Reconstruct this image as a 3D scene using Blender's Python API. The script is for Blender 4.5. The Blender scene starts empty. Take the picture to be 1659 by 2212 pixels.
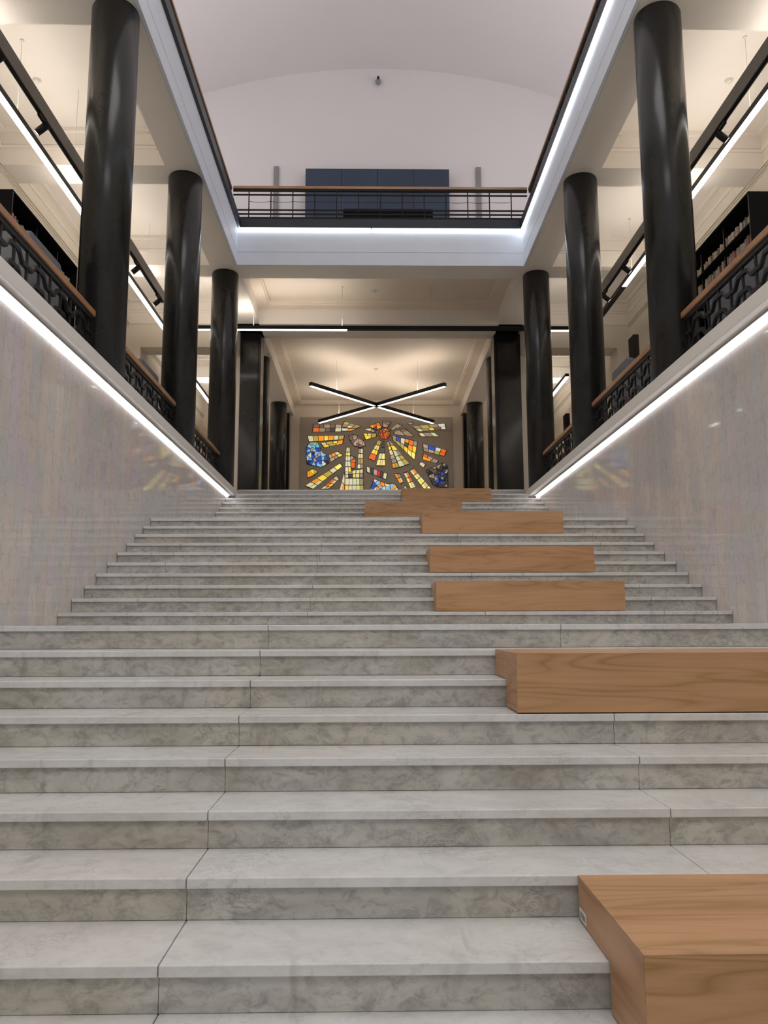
import bpy, bmesh, math, random
from mathutils import Vector, Matrix
random.seed(7)
S = bpy.context.scene
COL = S.collection
E = 1.5            # height of the first landing above the lobby floor; h below is measured from that landing

# ------------------------------------------------------------------ materials
def newmat(name):
    m = bpy.data.materials.new(name); m.use_nodes = True
    nt = m.node_tree; nt.nodes.clear()
    out = nt.nodes.new('ShaderNodeOutputMaterial'); b = nt.nodes.new('ShaderNodeBsdfPrincipled')
    nt.links.new(b.outputs[0], out.inputs[0])
    return m, nt, b
def N(nt, kind, **kw):
    n = nt.nodes.new(kind)
    for k, v in kw.items():
        if k in n.inputs: n.inputs[k].default_value = v
        else: setattr(n, k, v)
    return n
def ramp(nt, fac, stops, interp='LINEAR'):
    r = nt.nodes.new('ShaderNodeValToRGB'); r.color_ramp.interpolation = interp
    el = r.color_ramp.elements
    while len(el) < len(stops): el.new(0.5)
    for e, (p, c) in zip(el, stops):
        e.position = p; e.color = (*c, 1) if len(c) == 3 else c
    nt.links.new(fac, r.inputs[0]); return r.outputs[0]
def mixc(nt, fac, a, b, mode='MIX'):
    m = nt.nodes.new('ShaderNodeMix'); m.data_type = 'RGBA'; m.blend_type = mode
    for s, v in ((m.inputs[0], fac), (m.inputs[6], a), (m.inputs[7], b)):
        if hasattr(v, 'is_linked'): nt.links.new(v, s)
        elif isinstance(v, tuple): s.default_value = (*v, 1) if len(v) == 3 else v
        else: s.default_value = v
    return m.outputs[2]
def math_(nt, op, a, b=None, c=None):
    n = nt.nodes.new('ShaderNodeMath'); n.operation = op
    for i, v in enumerate((a, b, c)):
        if v is None: continue
        if hasattr(v, 'is_linked'): nt.links.new(v, n.inputs[i])
        else: n.inputs[i].default_value = v
    return n.outputs[0]
def mapped(nt, coord, scale=(1,1,1), rot=(0,0,0), loc=(0,0,0)):
    m = nt.nodes.new('ShaderNodeMapping'); m.inputs['Scale'].default_value = scale
    m.inputs['Rotation'].default_value = rot; m.inputs['Location'].default_value = loc
    nt.links.new(coord, m.inputs[0]); return m.outputs[0]
def pos(nt): return nt.nodes.new('ShaderNodeNewGeometry').outputs['Position']
def objc(nt): return nt.nodes.new('ShaderNodeTexCoord').outputs['Object']
def noise(nt, vec, scale, detail=4, rough=0.55, dist=0.0):
    n = N(nt, 'ShaderNodeTexNoise', Scale=scale, Detail=detail, Roughness=rough, Distortion=dist)
    nt.links.new(vec, n.inputs['Vector']); return n.outputs[0]

def plain(name, col, rough=0.5, metal=0.0, spec=0.5, var=0.0, vscale=3.0):
    m, nt, b = newmat(name)
    b.inputs['Roughness'].default_value = rough; b.inputs['Metallic'].default_value = metal
    b.inputs['Specular IOR Level'].default_value = spec
    f = noise(nt, pos(nt), vscale, 3)
    lo = tuple(c*(1-var) for c in col); hi = tuple(min(1, c*(1+var)) for c in col)
    nt.links.new(ramp(nt, f, [(0.3, lo), (0.7, hi)]), b.inputs['Base Color'])
    return m
def glow(name, col, strength):
    m, nt, b = newmat(name)
    b.inputs['Base Color'].default_value = (*col, 1); b.inputs['Roughness'].default_value = 0.4
    b.inputs['Emission Color'].default_value = (*col, 1); b.inputs['Emission Strength'].default_value = strength
    return m

def marble_step(name, light, dark, vein, warm, dirt, rough):
    m, nt, b = newmat(name)
    p = pos(nt)
    big = noise(nt, mapped(nt, p, (1, 1.3, 2.0), (0, 0.5, 0)), 2.6, 6, 0.62, 0.8)
    base = ramp(nt, big, [(0.32, dark), (0.6, light)])
    tone = ramp(nt, noise(nt, p, 0.9, 3), [(0.42, (1,1,1)), (0.62, warm)])
    base = mixc(nt, 1.0, base, tone, 'MULTIPLY')
    mot = noise(nt, mapped(nt, p, (1, 1, 1.5)), 13, 8, 0.72, 0.6)
    base = mixc(nt, ramp(nt, mot, [(0.36, (dirt,)*3), (0.53, (0,0,0))]), base, vein)
    v1 = noise(nt, mapped(nt, p, (1.0, 1.0, 1.6), (0.3, 0.7, 0.6)), 6.5, 9, 0.7, 0.9)
    line = math_(nt, 'ABSOLUTE', math_(nt, 'SUBTRACT', v1, 0.5))
    lf = ramp(nt, line, [(0.0, (1,1,1)), (0.022, (0,0,0))])
    msk = ramp(nt, noise(nt, p, 2.6, 4, 0.6), [(0.5, (0,0,0)), (0.7, (0.8,0.8,0.8))])
    lf = mixc(nt, 1.0, lf, msk, 'MULTIPLY')
    st = noise(nt, mapped(nt, p, (6, 2, 1.2), (0, 0.75, 0)), 1.6, 5, 0.6, 0.4)
    sf = ramp(nt, st, [(0.60, (0,0,0)), (0.74, (0.5,0.5,0.5))])
    col = mixc(nt, lf, base, vein)
    col = mixc(nt, sf, col, vein)
    nt.links.new(col, b.inputs['Base Color'])
    b.inputs['Roughness'].default_value = rough; b.inputs['Specular IOR Level'].default_value = 0.38
    return m

def marble_wall():
    m, nt, b = newmat('polished_wall_marble')
    p = pos(nt)
    sw = nt.nodes.new('ShaderNodeSeparateXYZ'); nt.links.new(p, sw.inputs[0])
    cb = nt.nodes.new('ShaderNodeCombineXYZ')
    nt.links.new(sw.outputs[2], cb.inputs[0]); nt.links.new(sw.outputs[1], cb.inputs[1])
    br = N(nt, 'ShaderNodeTexBrick', Scale=1.0)
    br.offset = 0.5; br.offset_frequency = 2
    br.inputs['Brick Width'].default_value = 0.42; br.inputs['Row Height'].default_value = 0.19
    br.inputs['Mortar Size'].default_value = 0.003; br.inputs['Mortar Smooth'].default_value = 0.0
    br.inputs['Color1'].default_value = (0,0,0,1); br.inputs['Color2'].default_value = (1,1,1,1)
    br.inputs['Mortar'].default_value = (0.5,0.5,0.5,1)
    nt.links.new(cb.outputs[0], br.inputs['Vector'])
    tint = ramp(nt, br.outputs[0], [(0.0, (0.665,0.605,0.56)), (0.25, (0.615,0.61,0.60)), (0.45, (0.69,0.645,0.61)), (0.65, (0.645,0.60,0.63)), (0.82, (0.67,0.625,0.59)), (1.0, (0.595,0.595,0.60))], 'CONSTANT')
    cl = noise(nt, mapped(nt, p, (1,1.6,0.5)), 0.8, 4)
    tint = mixc(nt, ramp(nt, cl, [(0.45, (0,0,0)), (0.6, (0.6,0.6,0.6))]), tint, (0.54,0.55,0.555))
    sp = noise(nt, mapped(nt, p, (1,1,0.6)), 16, 8, 0.7, 0.5)
    tint = mixc(nt, ramp(nt, sp, [(0.36, (0.38,0.38,0.38)), (0.5, (0,0,0))]), tint, (0.40,0.37,0.36))
    v1 = noise(nt, mapped(nt, p, (1,1,1.5), (0.7,0.2,0)), 3.2, 8, 0.66, 1.0)
    ln = math_(nt, 'ABSOLUTE', math_(nt, 'SUBTRACT', v1, 0.5))
    msk = ramp(nt, noise(nt, p, 1.9, 3), [(0.5, (0,0,0)), (0.68, (0.6,0.6,0.6))])
    tint = mixc(nt, mixc(nt, 1.0, ramp(nt, ln, [(0.0, (1,1,1)), (0.012, (0,0,0))]), msk, 'MULTIPLY'), tint, (0.30,0.27,0.255))
    tint = mixc(nt, math_(nt, 'MULTIPLY', br.outputs['Fac'], 0.6), tint, (0.42,0.40,0.385))
    nt.links.new(tint, b.inputs['Base Color'])
    b.inputs['Roughness'].default_value = 0.045; b.inputs['Specular IOR Level'].default_value = 0.45
    return m

def black_stone(name, rough=0.13, veins=0.5):
    m, nt, b = newmat(name)
    p = pos(nt)
    f = noise(nt, mapped(nt, p, (1,1,0.6)), 7, 6, 0.65, 0.3)
    col = ramp(nt, f, [(0.3, (0.011,0.011,0.011)), (0.75, (0.018,0.018,0.017))])
    v = noise(nt, mapped(nt, p, (1,1,1.6), (0.4,0.3,0)), 2.3, 7, 0.6, 1.2)
    ln = math_(nt, 'ABSOLUTE', math_(nt, 'SUBTRACT', v, 0.5))
    msk = ramp(nt, noise(nt, p, 1.6, 2), [(0.55, (0,0,0)), (0.68, (veins,veins,veins))])
    lf = mixc(nt, 1.0, ramp(nt, ln, [(0.0, (1,1,1)), (0.012, (0,0,0))]), msk, 'MULTIPLY')
    nt.links.new(mixc(nt, lf, col, (0.09,0.09,0.085)), b.inputs['Base Color'])
    b.inputs['Roughness'].default_value = rough; b.inputs['Specular IOR Level'].default_value = 0.42
    return m

def oak(name, rot, a, c, k):
    m, nt, b = newmat(name)
    oi = nt.nodes.new('ShaderNodeObjectInfo')
    va = nt.nodes.new('ShaderNodeVectorMath'); va.operation = 'MULTIPLY_ADD'
    nt.links.new(oi.outputs['Location'], va.inputs[0]); va.inputs[1].default_value = (3.7, 5.3, 9.1)
    nt.links.new(objc(nt), va.inputs[2])
    p = mapped(nt, va.outputs[0], (1,1,1), rot)
    st = mapped(nt, p, (0.55, 5.5, 5.5))
    n1 = noise(nt, st, 1.05, 2, 0.45, 0.35)
    ring = math_(nt, 'PINGPONG', math_(nt, 'MULTIPLY', n1, 11.0), 0.5)
    n2 = noise(nt, mapped(nt, p, (2.2, 70, 70)), 2.0, 5, 0.7)
    n3 = noise(nt, mapped(nt, p, (0.8, 9, 9)), 0.9, 2)
    col = ramp(nt, ring, [(0.0, c), (0.16, tuple(x*0.6+y*0.4 for x, y in zip(a, c))), (0.5, a)])
    col = mixc(nt, ramp(nt, n2, [(0.35, (0.45,0.45,0.45)), (0.6, (0,0,0))]), col, k)
    col = mixc(nt, ramp(nt, n3, [(0.42, (0,0,0)), (0.6, (0.55,0.55,0.55))]), col, tuple(min(1, x*1.18) for x in a))
    nt.links.new(col, b.inputs['Base Color'])
    b.inputs['Roughness'].default_value = 0.42; b.inputs['Specular IOR Level'].default_value = 0.35
    return m

M = {}
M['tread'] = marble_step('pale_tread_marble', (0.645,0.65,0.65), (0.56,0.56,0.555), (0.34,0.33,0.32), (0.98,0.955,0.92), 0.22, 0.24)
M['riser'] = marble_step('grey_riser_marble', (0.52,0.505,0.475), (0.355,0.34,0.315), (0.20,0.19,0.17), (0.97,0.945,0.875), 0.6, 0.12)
M['wall'] = marble_wall()
M['stone'] = black_stone('polished_black_stone', 0.24, 0.10)
M['pillar'] = black_stone('veined_black_pillar_stone', 0.14, 0.35)
M['white'] = plain('white_paint', (0.71,0.755,0.83), 0.6, var=0.015)
M['fascia'] = plain('warm_white_paint', (0.73,0.715,0.68), 0.55, var=0.015)
M['cream'] = plain('cream_paint', (0.80,0.75,0.69), 0.65, var=0.02, vscale=0.8)
M['creamwall'] = plain('cream_wall_paint', (0.74,0.68,0.585), 0.65, var=0.02, vscale=0.8)
M['creamhall'] = plain('warm_hall_paint', (0.78,0.69,0.585), 0.65, var=0.02, vscale=0.8)
M['vault'] = plain('pale_vault_plaster', (0.72,0.69,0.70), 0.8, var=0.012, vscale=0.5)
M['black'] = plain('black_powder_coat', (0.005,0.005,0.0055), 0.5, spec=0.3, var=0.2)
M['blackmatt'] = plain('black_shelf_board', (0.004,0.004,0.004), 0.8, spec=0.15, var=0.2)
M['grey_metal'] = plain('grey_metal', (0.10,0.095,0.09), 0.4, var=0.1)
M['channel'] = plain('dark_grey_channel', (0.018,0.021,0.030), 0.35, var=0.1)
M['core'] = plain('dark_joint', (0.05,0.047,0.043), 0.9, var=0.1)
M['oak'] = oak('oak_long_grain', (0,0,0), (0.45,0.257,0.135), (0.305,0.166,0.058), (0.34,0.18,0.078))
M['oakend'] = oak('oak_end_panel', (0,0,math.pi/2), (0.44,0.255,0.14), (0.32,0.165,0.075), (0.34,0.18,0.085))
M['rail'] = oak('rail_wood', (0,0,math.pi/2), (0.38,0.205,0.105), (0.27,0.13,0.06), (0.29,0.14,0.065))
M['railx'] = oak('rail_wood_cross', (0,0,0), (0.42,0.26,0.15), (0.32,0.18,0.09), (0.33,0.18,0.09))
M['blue'] = plain('navy_panel', (0.030,0.048,0.085), 0.35, var=0.12, vscale=1.2)
M['gp'] = plain('grey_post_paint', (0.24,0.24,0.25), 0.5, var=0.03)
M['felt'] = plain('grey_felt', (0.15,0.155,0.17), 0.9, var=0.08, vscale=30)
M['felt2'] = plain('grey_felt_seat', (0.19,0.185,0.18), 0.9, var=0.08, vscale=30)
M['brown'] = plain('dark_brown_wood', (0.016,0.009,0.007), 0.7, spec=0.2, var=0.2)
M['plaster'] = plain('taupe_panel', (0.40,0.355,0.305), 0.8, var=0.03)
M['lead'] = plain('dark_leading', (0.02,0.013,0.009), 0.6, var=0.2)
M['tag'] = plain('white_tag', (0.7,0.7,0.68), 0.5, var=0.02)
M['tagink'] = plain('grey_tag_print', (0.2,0.2,0.2), 0.5, var=0.02)
M['floor'] = plain('grey_stone_floor', (0.42,0.40,0.38), 0.25, var=0.06)
M['detector'] = plain('white_plastic', (0.72,0.70,0.66), 0.4, var=0.01)
COOL = (1.0, 0.965, 0.98); WARM = (1.0, 0.91, 0.81)
M['led'] = glow('led_cool', COOL, 9.0)
M['ledfascia'] = glow('led_cool_upper', (0.90,0.95,1.0), 9.0)
M['diff'] = glow('led_diffuser', (1.0, 0.95, 0.90), 7.5)
M['up'] = glow('led_uplight', WARM, 34.0)
M['up2'] = glow('led_uplight_cross', (1.0, 0.88, 0.76), 30.0)
M['diff2'] = glow('led_diffuser_cross', (1.0, 0.95, 0.90), 6.5)
M['lens'] = glow('spot_lens', (1.0, 0.95, 0.9), 2.0)

# ------------------------------------------------------------------ mesh builder
class MB:
    def __init__(s): s.v = []; s.f = []; s.m = []; s.sm = []
    def face(s, idx, mi=0, smooth=False): s.f.append(idx); s.m.append(mi); s.sm.append(smooth)
    def box(s, x0, x1, y0, y1, z0, z1, mi=0):
        n = len(s.v)
        s.v += [(x, y, z) for z in (z0, z1) for y in (y0, y1) for x in (x0, x1)]
        for q in ((0,2,3,1), (4,5,7,6), (0,1,5,4), (2,6,7,3), (0,4,6,2), (1,3,7,5)): s.face([n+i for i in q], mi)
        return s
    def prism(s, pts, axis, a, b, mi=0):          # pts: closed outline in the plane across `axis`
        ar = sum(pts[i][0]*pts[(i+1) % len(pts)][1]-pts[(i+1) % len(pts)][0]*pts[i][1] for i in range(len(pts)))
        if ar < 0: pts = pts[::-1]
        def P(p, t):
            return {'x': (t, p[0], p[1]), 'y': (p[0], t, p[1]), 'z': (p[0], p[1], t)}[axis]
        n = len(s.v); k = len(pts)
        s.v += [P(p, a) for p in pts] + [P(p, b) for p in pts]
        flip = (axis == 'y') ^ (b < a)
        r1 = list(range(n, n+k)); r2 = list(range(n+k, n+2*k))
        s.face(r1 if flip else r1[::-1], mi); s.face(r2[::-1] if flip else r2, mi)
        for i in range(k):
            j = (i+1) % k
            q = [n+i, n+j, n+k+j, n+k+i]
            s.face(q[::-1] if flip else q, mi)
        return s
    def cyl(s, p0, p1, r0, r1=None, seg=16, mi=0, caps=True):
        r1 = r0 if r1 is None else r1
        p0, p1 = Vector(p0), Vector(p1); d = (p1-p0).normalized()
        u = d.orthogonal().normalized(); w = d.cross(u); n = len(s.v)
        for p, r in ((p0, r0), (p1, r1)):
            for i in range(seg):
                t = 2*math.pi*i/seg; s.v.append(tuple(p+u*r*math.cos(t)+w*r*math.sin(t)))
        for i in range(seg):
            j = (i+1) % seg; s.face([n+i, n+j, n+seg+j, n+seg+i], mi, True)
        if caps: s.face([n+i for i in range(seg)][::-1], mi); s.face([n+seg+i for i in range(seg)], mi)
        return s
    def lathe(s, c, prof, seg=32, mi=0):
        n = len(s.v)
        for r, z in prof:
            for i in range(seg):
                t = 2*math.pi*i/seg; s.v.append((c[0]+r*math.cos(t), c[1]+r*math.sin(t), c[2]+z))
        for k in range(len(prof)-1):
            for i in range(seg):
                j = (i+1) % seg; s.face([n+k*seg+i, n+k*seg+j, n+(k+1)*seg+j, n+(k+1)*seg+i], mi, True)
        s.face([n+i for i in range(seg)][::-1], mi); s.face([n+(len(prof)-1)*seg+i for i in range(seg)], mi)
        return s
    def beam(s, a, b, w, h, mi=0):                # level bar between two points, a and b at the centre of its underside
        a, b = Vector(a), Vector(b); d = (b-a).normalized(); u = Vector((-d.y, d.x, 0))*w/2; n = len(s.v)
        for p in (a, b):
            s.v += [tuple(p-u), tuple(p+u), tuple(p+u+Vector((0,0,h))), tuple(p-u+Vector((0,0,h)))]
        for q in ((0,1,2,3), (7,6,5,4), (0,4,5,1), (1,5,6,2), (2,6,7,3), (3,7,4,0)): s.face([n+i for i in q][::-1], mi)
        return s
    def build(s, name, mat, parent=None, bevel=0, origin=None, smooth_angle=None):
        me = bpy.data.meshes.new(name)
        if parent is not None: o0 = wloc(parent)
        elif origin is not None: o0 = Vector(origin)
        else:
            xs = [v[0] for v in s.v]; ys = [v[1] for v in s.v]; zs = [v[2] for v in s.v]
            o0 = Vector(((min(xs)+max(xs))/2, (min(ys)+max(ys))/2, min(zs)+E))
        me.from_pydata([(v[0]-o0.x, v[1]-o0.y, v[2]+E-o0.z) for v in s.v], [], s.f)
        for mm in (mat if isinstance(mat, list) else [mat]): me.materials.append(mm)
        for p, mi, sm in zip(me.polygons, s.m, s.sm): p.material_index = mi; p.use_smooth = sm
        me.update()
        o = bpy.data.objects.new(name, me); COL.objects.link(o)
        if parent is not None: o.parent = parent
        else: o.location = o0
        if bevel:
            b = o.modifiers.new('soft_edge', 'BEVEL'); b.width = bevel; b.segments = 2; b.limit_method = 'ANGLE'; b.angle_limit = math.radians(40)
        return o
def wloc(o):
    l = Vector(o.location)
    while o.parent: o = o.parent; l += Vector(o.location)
    return l
def tag(o, label, cat, group=None, kind='thing'):
    o['label'] = label; o['category'] = cat; o['kind'] = kind
    if group: o['group'] = group
    return o
def thing(name, loc, label, cat, group=None):
    o = bpy.data.objects.new(name, None); o.empty_display_size = 0.2; COL.objects.link(o)
    o.location = (loc[0], loc[1], loc[2]+E)
    return tag(o, label, cat, group)
def struct(name, mb, mat, label=None, cat=None, bevel=0):
    o = mb.build(name, mat, bevel=bevel); o['kind'] = 'structure'
    o['label'] = label or name.replace('_', ' '); o['category'] = cat or name.split('_')[0]
    return o

# ------------------------------------------------------------------ dimensions
XL, XR = -3.087, 3.586          # stairwell marble walls
FL, FR = -2.944, 3.40           # edge of the gallery slab
CL, CR, RC = -3.25, 3.68, 0.291 # columns
UL, UR, UY = -2.912, 3.322, 16.37   # opening to the upper floor
OL, OR = -6.30, 6.73            # outer walls of the galleries
SO = 7.735                      # soffit of the beams
GF, HF = 2.910, 2.950           # gallery floor, upper hall floor
AC, MC = 8.39, 8.25             # coffer ceilings
Y0 = -1.5                       # front end of what is built

# ------------------------------------------------------------------ stairs
f1 = [(2.6619+0.3608*i, -0.15*(7-i)) for i in range(-2, 8)]
f2 = [(7.9055+0.3483*j, -0.0244+0.15*(j+1)) for j in range(10)]
f3 = [(15.2361+0.3449*(n-4), -0.0244+1.5+0.1472*n) for n in range(1, 11)]
f3[-1] = (f3[-1][0], HF)
TH = 0.037; OV = 0.022
def flight(root, steps, first_bottom, joints, depth_last, narrow=None):
    for i, (y, h) in enumerate(steps):
        x0, x1 = (XL, XR)
        if narrow and h > narrow: x0, x1 = FL, FR
        yb = steps[i+1][0]+OV+0.02 if i+1 < len(steps) else y+depth_last
        prev = steps[i-1][1] if i else first_bottom
        xs = [x0+0.004]+[j for j in joints if x0+0.2 < j < x1-0.2]+[x1-0.004]
        t = MB(); r = MB()
        for a, b in zip(xs[:-1], xs[1:]):
            t.box(a+0.0016, b-0.0016, y, yb, h-TH, h)
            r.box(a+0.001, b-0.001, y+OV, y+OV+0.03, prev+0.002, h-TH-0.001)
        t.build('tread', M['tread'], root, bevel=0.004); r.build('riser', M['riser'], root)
    core = MB()
    ys = [s[0] for s in steps]
    pts = []
    for i, (y, h) in enumerate(steps):
        top = h-TH-0.003; prev = (steps[i-1][1] if i else first_bottom)-TH-0.003
        pts += [(y+OV+0.028, prev), (y+OV+0.028, top)]
    end = ys[-1]+depth_last
    pts += [(end, pts[-1][1]), (end, first_bottom-TH-0.25), (pts[0][0], first_bottom-TH-0.25)]
    core.prism(pts, 'x', (FL if narrow else XL)+0.01, (FR if narrow else XR)-0.01)
    core.build('core', M['core'], root)
t = thing('staircase', (0.25, 2.7, f1[0][1]-0.15), 'lowest marble flight, wide grey steps filling the foreground', 'staircase')
flight(t, f1, f1[0][1]-0.15, [-2.57, -0.668, 1.225], f2[0][0]-f1[-1][0]+OV)
t = thing('staircase', (0.25, 7.9, 0.0), 'middle marble flight carrying three benches between the two landings', 'staircase')
flight(t, f2, 0.0, [-2.405, -0.635, 1.122, 2.90], f3[0][0]-f2[-1][0]+OV)
t = thing('staircase', (0.25, 14.2, f2[-1][1]), 'short top marble flight leading to the upper hall', 'staircase')
flight(t, f3, f2[-1][1], [-2.42, -0.66, 1.12, 2.9], 0.45, narrow=2.70)

# ------------------------------------------------------------------ benches
def bench(x0, steps, i, label, L=1.88, tagged=False):
    (ya, ha), (yb, hb), (yc, hc) = steps[i], steps[i+1], steps[i+2]
    f = ya+0.012; n1 = yb-0.016; n2 = yc-0.006; b = ha+0.006; m = hb+0.004; top = hc+0.002
    r = thing('bench', (x0+L/2, (f+n2)/2, ha), label, 'bench', 'oak box benches set into the marble steps')
    w = 0.022
    x1 = x0+L; g = 0.0004
    def loft(outer, inner):
        mb = MB(); k = len(outer); mb.v = list(outer)+list(inner)
        mb.face(list(range(k))); mb.face(list(range(k, 2*k))[::-1])
        for q in range(k): mb.face([q, k+q, k+(q+1) % k, (q+1) % k])
        return mb
    def P3(x, pr): return [(x, y, z) for y, z in pr]
    oprof = [(f+g, b), (n1, b), (n1, m), (n2, m), (n2, top-g), (f+g, top-g)]
    iprof = [(f+w+g, b), (n1, b), (n1, m), (n2, m), (n2, top-w-g), (f+w+g, top-w-g)]
    loft(P3(x0, oprof)[::-1], P3(x0+w, iprof)[::-1]).build('end_panel', M['oakend'], r)
    loft(P3(x1, oprof), P3(x1-w, iprof)).build('end_panel', M['oakend'], r)
    loft([(x0+g, f, b), (x1-g, f, b), (x1-g, f, top-g), (x0+g, f, top-g)], [(x0+w+g, f+w, b), (x1-w-g, f+w, b), (x1-w-g, f+w, top-w-g), (x0+w+g, f+w, top-w-g)]).build('front_panel', M['oak'], r)
    loft([(x0+g, f+g, top), (x1-g, f+g, top), (x1-g, n2, top), (x0+g, n2, top)], [(x0+w+g, f+w+g, top-w), (x1-w-g, f+w+g, top-w), (x1-w-g, n2, top-w), (x0+w+g, n2, top-w)]).build('seat_board', M['oak'], r)
    MB().box(x0+w+0.001, x0+L-w-0.001, n1-0.03, n1-0.008, b, m-0.002).build('inner_brace', M['oakend'], r)
    if tagged:
        tg = MB().box(x0-0.0015, x0, n2-0.10, n2-0.015, m+0.008, m+0.045).build('inventory_tag', M['tag'], r)
        tm = MB()
        for k in range(4): tm.box(x0-0.0022, x0-0.0014, n2-0.093+k*0.018, n2-0.081+k*0.018, m+0.016, m+0.036)
        tm.build('print', M['tagink'], tg)
    return r
bench(0.742, f1, 1, 'nearest oak bench, broad seat board in the lower right corner', tagged=True)
bench(0.738, f1, 6, 'oak bench with stepped end panel just below the first landing')
bench(0.640, f2, 0, 'long oak bench standing on the first step above the first landing')
bench(0.658, f2, 3, 'reddish oak bench in the middle of the three on the middle flight', 1.865)
bench(0.664, f2, 7, 'oak bench at the top of the middle flight, overlapping a farther one', 1.86)
bench(-0.134, f3, 3, 'half-hidden oak bench farthest left, peeking out above the second landing', 1.883)
bench(0.624, f3, 6, 'farthest oak bench at the top step in front of stained glass', 1.865)

# ------------------------------------------------------------------ stairwell walls, slab edges and cove light
struct('wall_left', MB().box(XL-0.2, XL, Y0, 17.25, -1.5, 2.76), M['wall'], 'polished marble wall left of the stairs', 'wall')
struct('wall_right', MB().box(XR, XR+0.2, Y0, 17.25, -1.5, 2.76), M['wall'], 'polished marble wall right of the stairs', 'wall')
struct('floor', MB().box(-6.5, 7, Y0-2, 2.0, -1.62, -1.5), M['floor'], 'lobby floor below the stairs', 'floor')
for nm, x0, x1, fx, s in (('trim_1', OL, FL, FL, 1), ('trim_2', FR, OR, FR, -1)):
    mb = MB().box(x0, x1, Y0, 17.3, 2.765, GF)
    struct(nm, mb, M['fascia'], 'pale edge of the gallery floor slab, %s of the stairs' % ('left' if s > 0 else 'right'), 'trim', bevel=0.004)
for nm, wx, s, cuts, side in (('led_strip', XL, 1, [Y0, 3.6, 10.24, 16.83], 'left'), ('led_strip', XR, -1, [Y0, 5.0, 16.95], 'right')):
    r = thing(nm, (wx, 8, 2.69), 'glowing light strip under the gallery edge on the %s marble wall' % side, 'light strip')
    pr = MB()
    pr.box(*sorted((wx+s*0.002, wx+s*0.035)), cuts[0], cuts[-1], 2.752, 2.764)
    pr.box(*sorted((wx+s*0.030, wx+s*0.0355)), cuts[0], cuts[-1], 2.742, 2.7515)
    pr.box(*sorted((wx+s*0.036, wx+s*0.068)), cuts[0], cuts[-1], 2.742, 2.748)  # inboard lip added to keep the strip's light off the soffit
    pr.build('profile', M['detector'], r)
    for a, b in zip(cuts[:-1], cuts[1:]):
        MB().box(*sorted((wx+s*0.003, wx+s*0.029)), a+0.012, b-0.012, 2.716, 2.7515).build('diffuser', M['led'], r)

# ------------------------------------------------------------------ floors of gallery and hall
struct('floor_hall', MB().box(OL, OR, 17.31, 29, 2.70, HF-0.002), M['floor'], 'floor of the upper hall', 'floor')

# ------------------------------------------------------------------ columns
def column(x, y, base, label, top=SO, r=RC):
    o = MB().lathe((x, y, base), [(r, 0), (r, top-base-0.03), (r-0.012, top-base-0.018), (r-0.012, top-base)], 72).build('column', M['stone'])
    tag(o, label, 'column', 'round polished black stone columns')
for x, sd in ((CL, 'left'), (CR, 'right')):
    column(x, 9.2, GF, 'tall black column %s of the stairs, nearest and reaching the top edge of the photo' % sd)
    column(x, 13.02, GF, 'black column %s of the stairs, second of three along the gallery edge' % sd)
    column(x, 16.84, GF, 'black column %s of the stairs at the top flight, third along the edge' % sd)
    column(x-0.02, 22.5, HF, 'black column mostly hidden behind the %s square pillar' % sd)
    column(x-0.03, 27.3, HF, 'small far black column %s of the stained glass wall' % sd)
for x0, x1, sd in ((-3.60, -3.02, 'left'), (3.38, 3.96, 'right')):
    tag(MB().box(x0, x1, 28.56, 28.995, HF, SO).build('pilaster', M['pillar'], bevel=0.004), 'thin black pilaster on the far wall behind the small %s column' % sd, 'pilaster')
for x0, x1, cx, sd in ((-3.50, -2.955, -1, 'left'), (3.29, 3.99, 1, 'right')):
    r = thing('pillar', ((x0+x1)/2, 20.75, HF), 'square black stone pillar beside the hall opening, %s of the stained glass' % sd, 'pillar', 'square black pillars')
    ix = x1 if cx < 0 else x0                     # edge that faces the opening
    d = -1 if cx < 0 else 1
    a, b = sorted((ix+d*0.07, x0 if cx < 0 else x1))
    MB().box(a, b, 20.47, 21.05, HF, SO).build('shaft', M['pillar'], r, bevel=0.003)
    a, b = sorted((ix, ix+d*0.069))
    MB().box(a, b, 20.52, 21.05, HF, SO).build('corner_strip', M['stone'], r, bevel=0.003)

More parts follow.
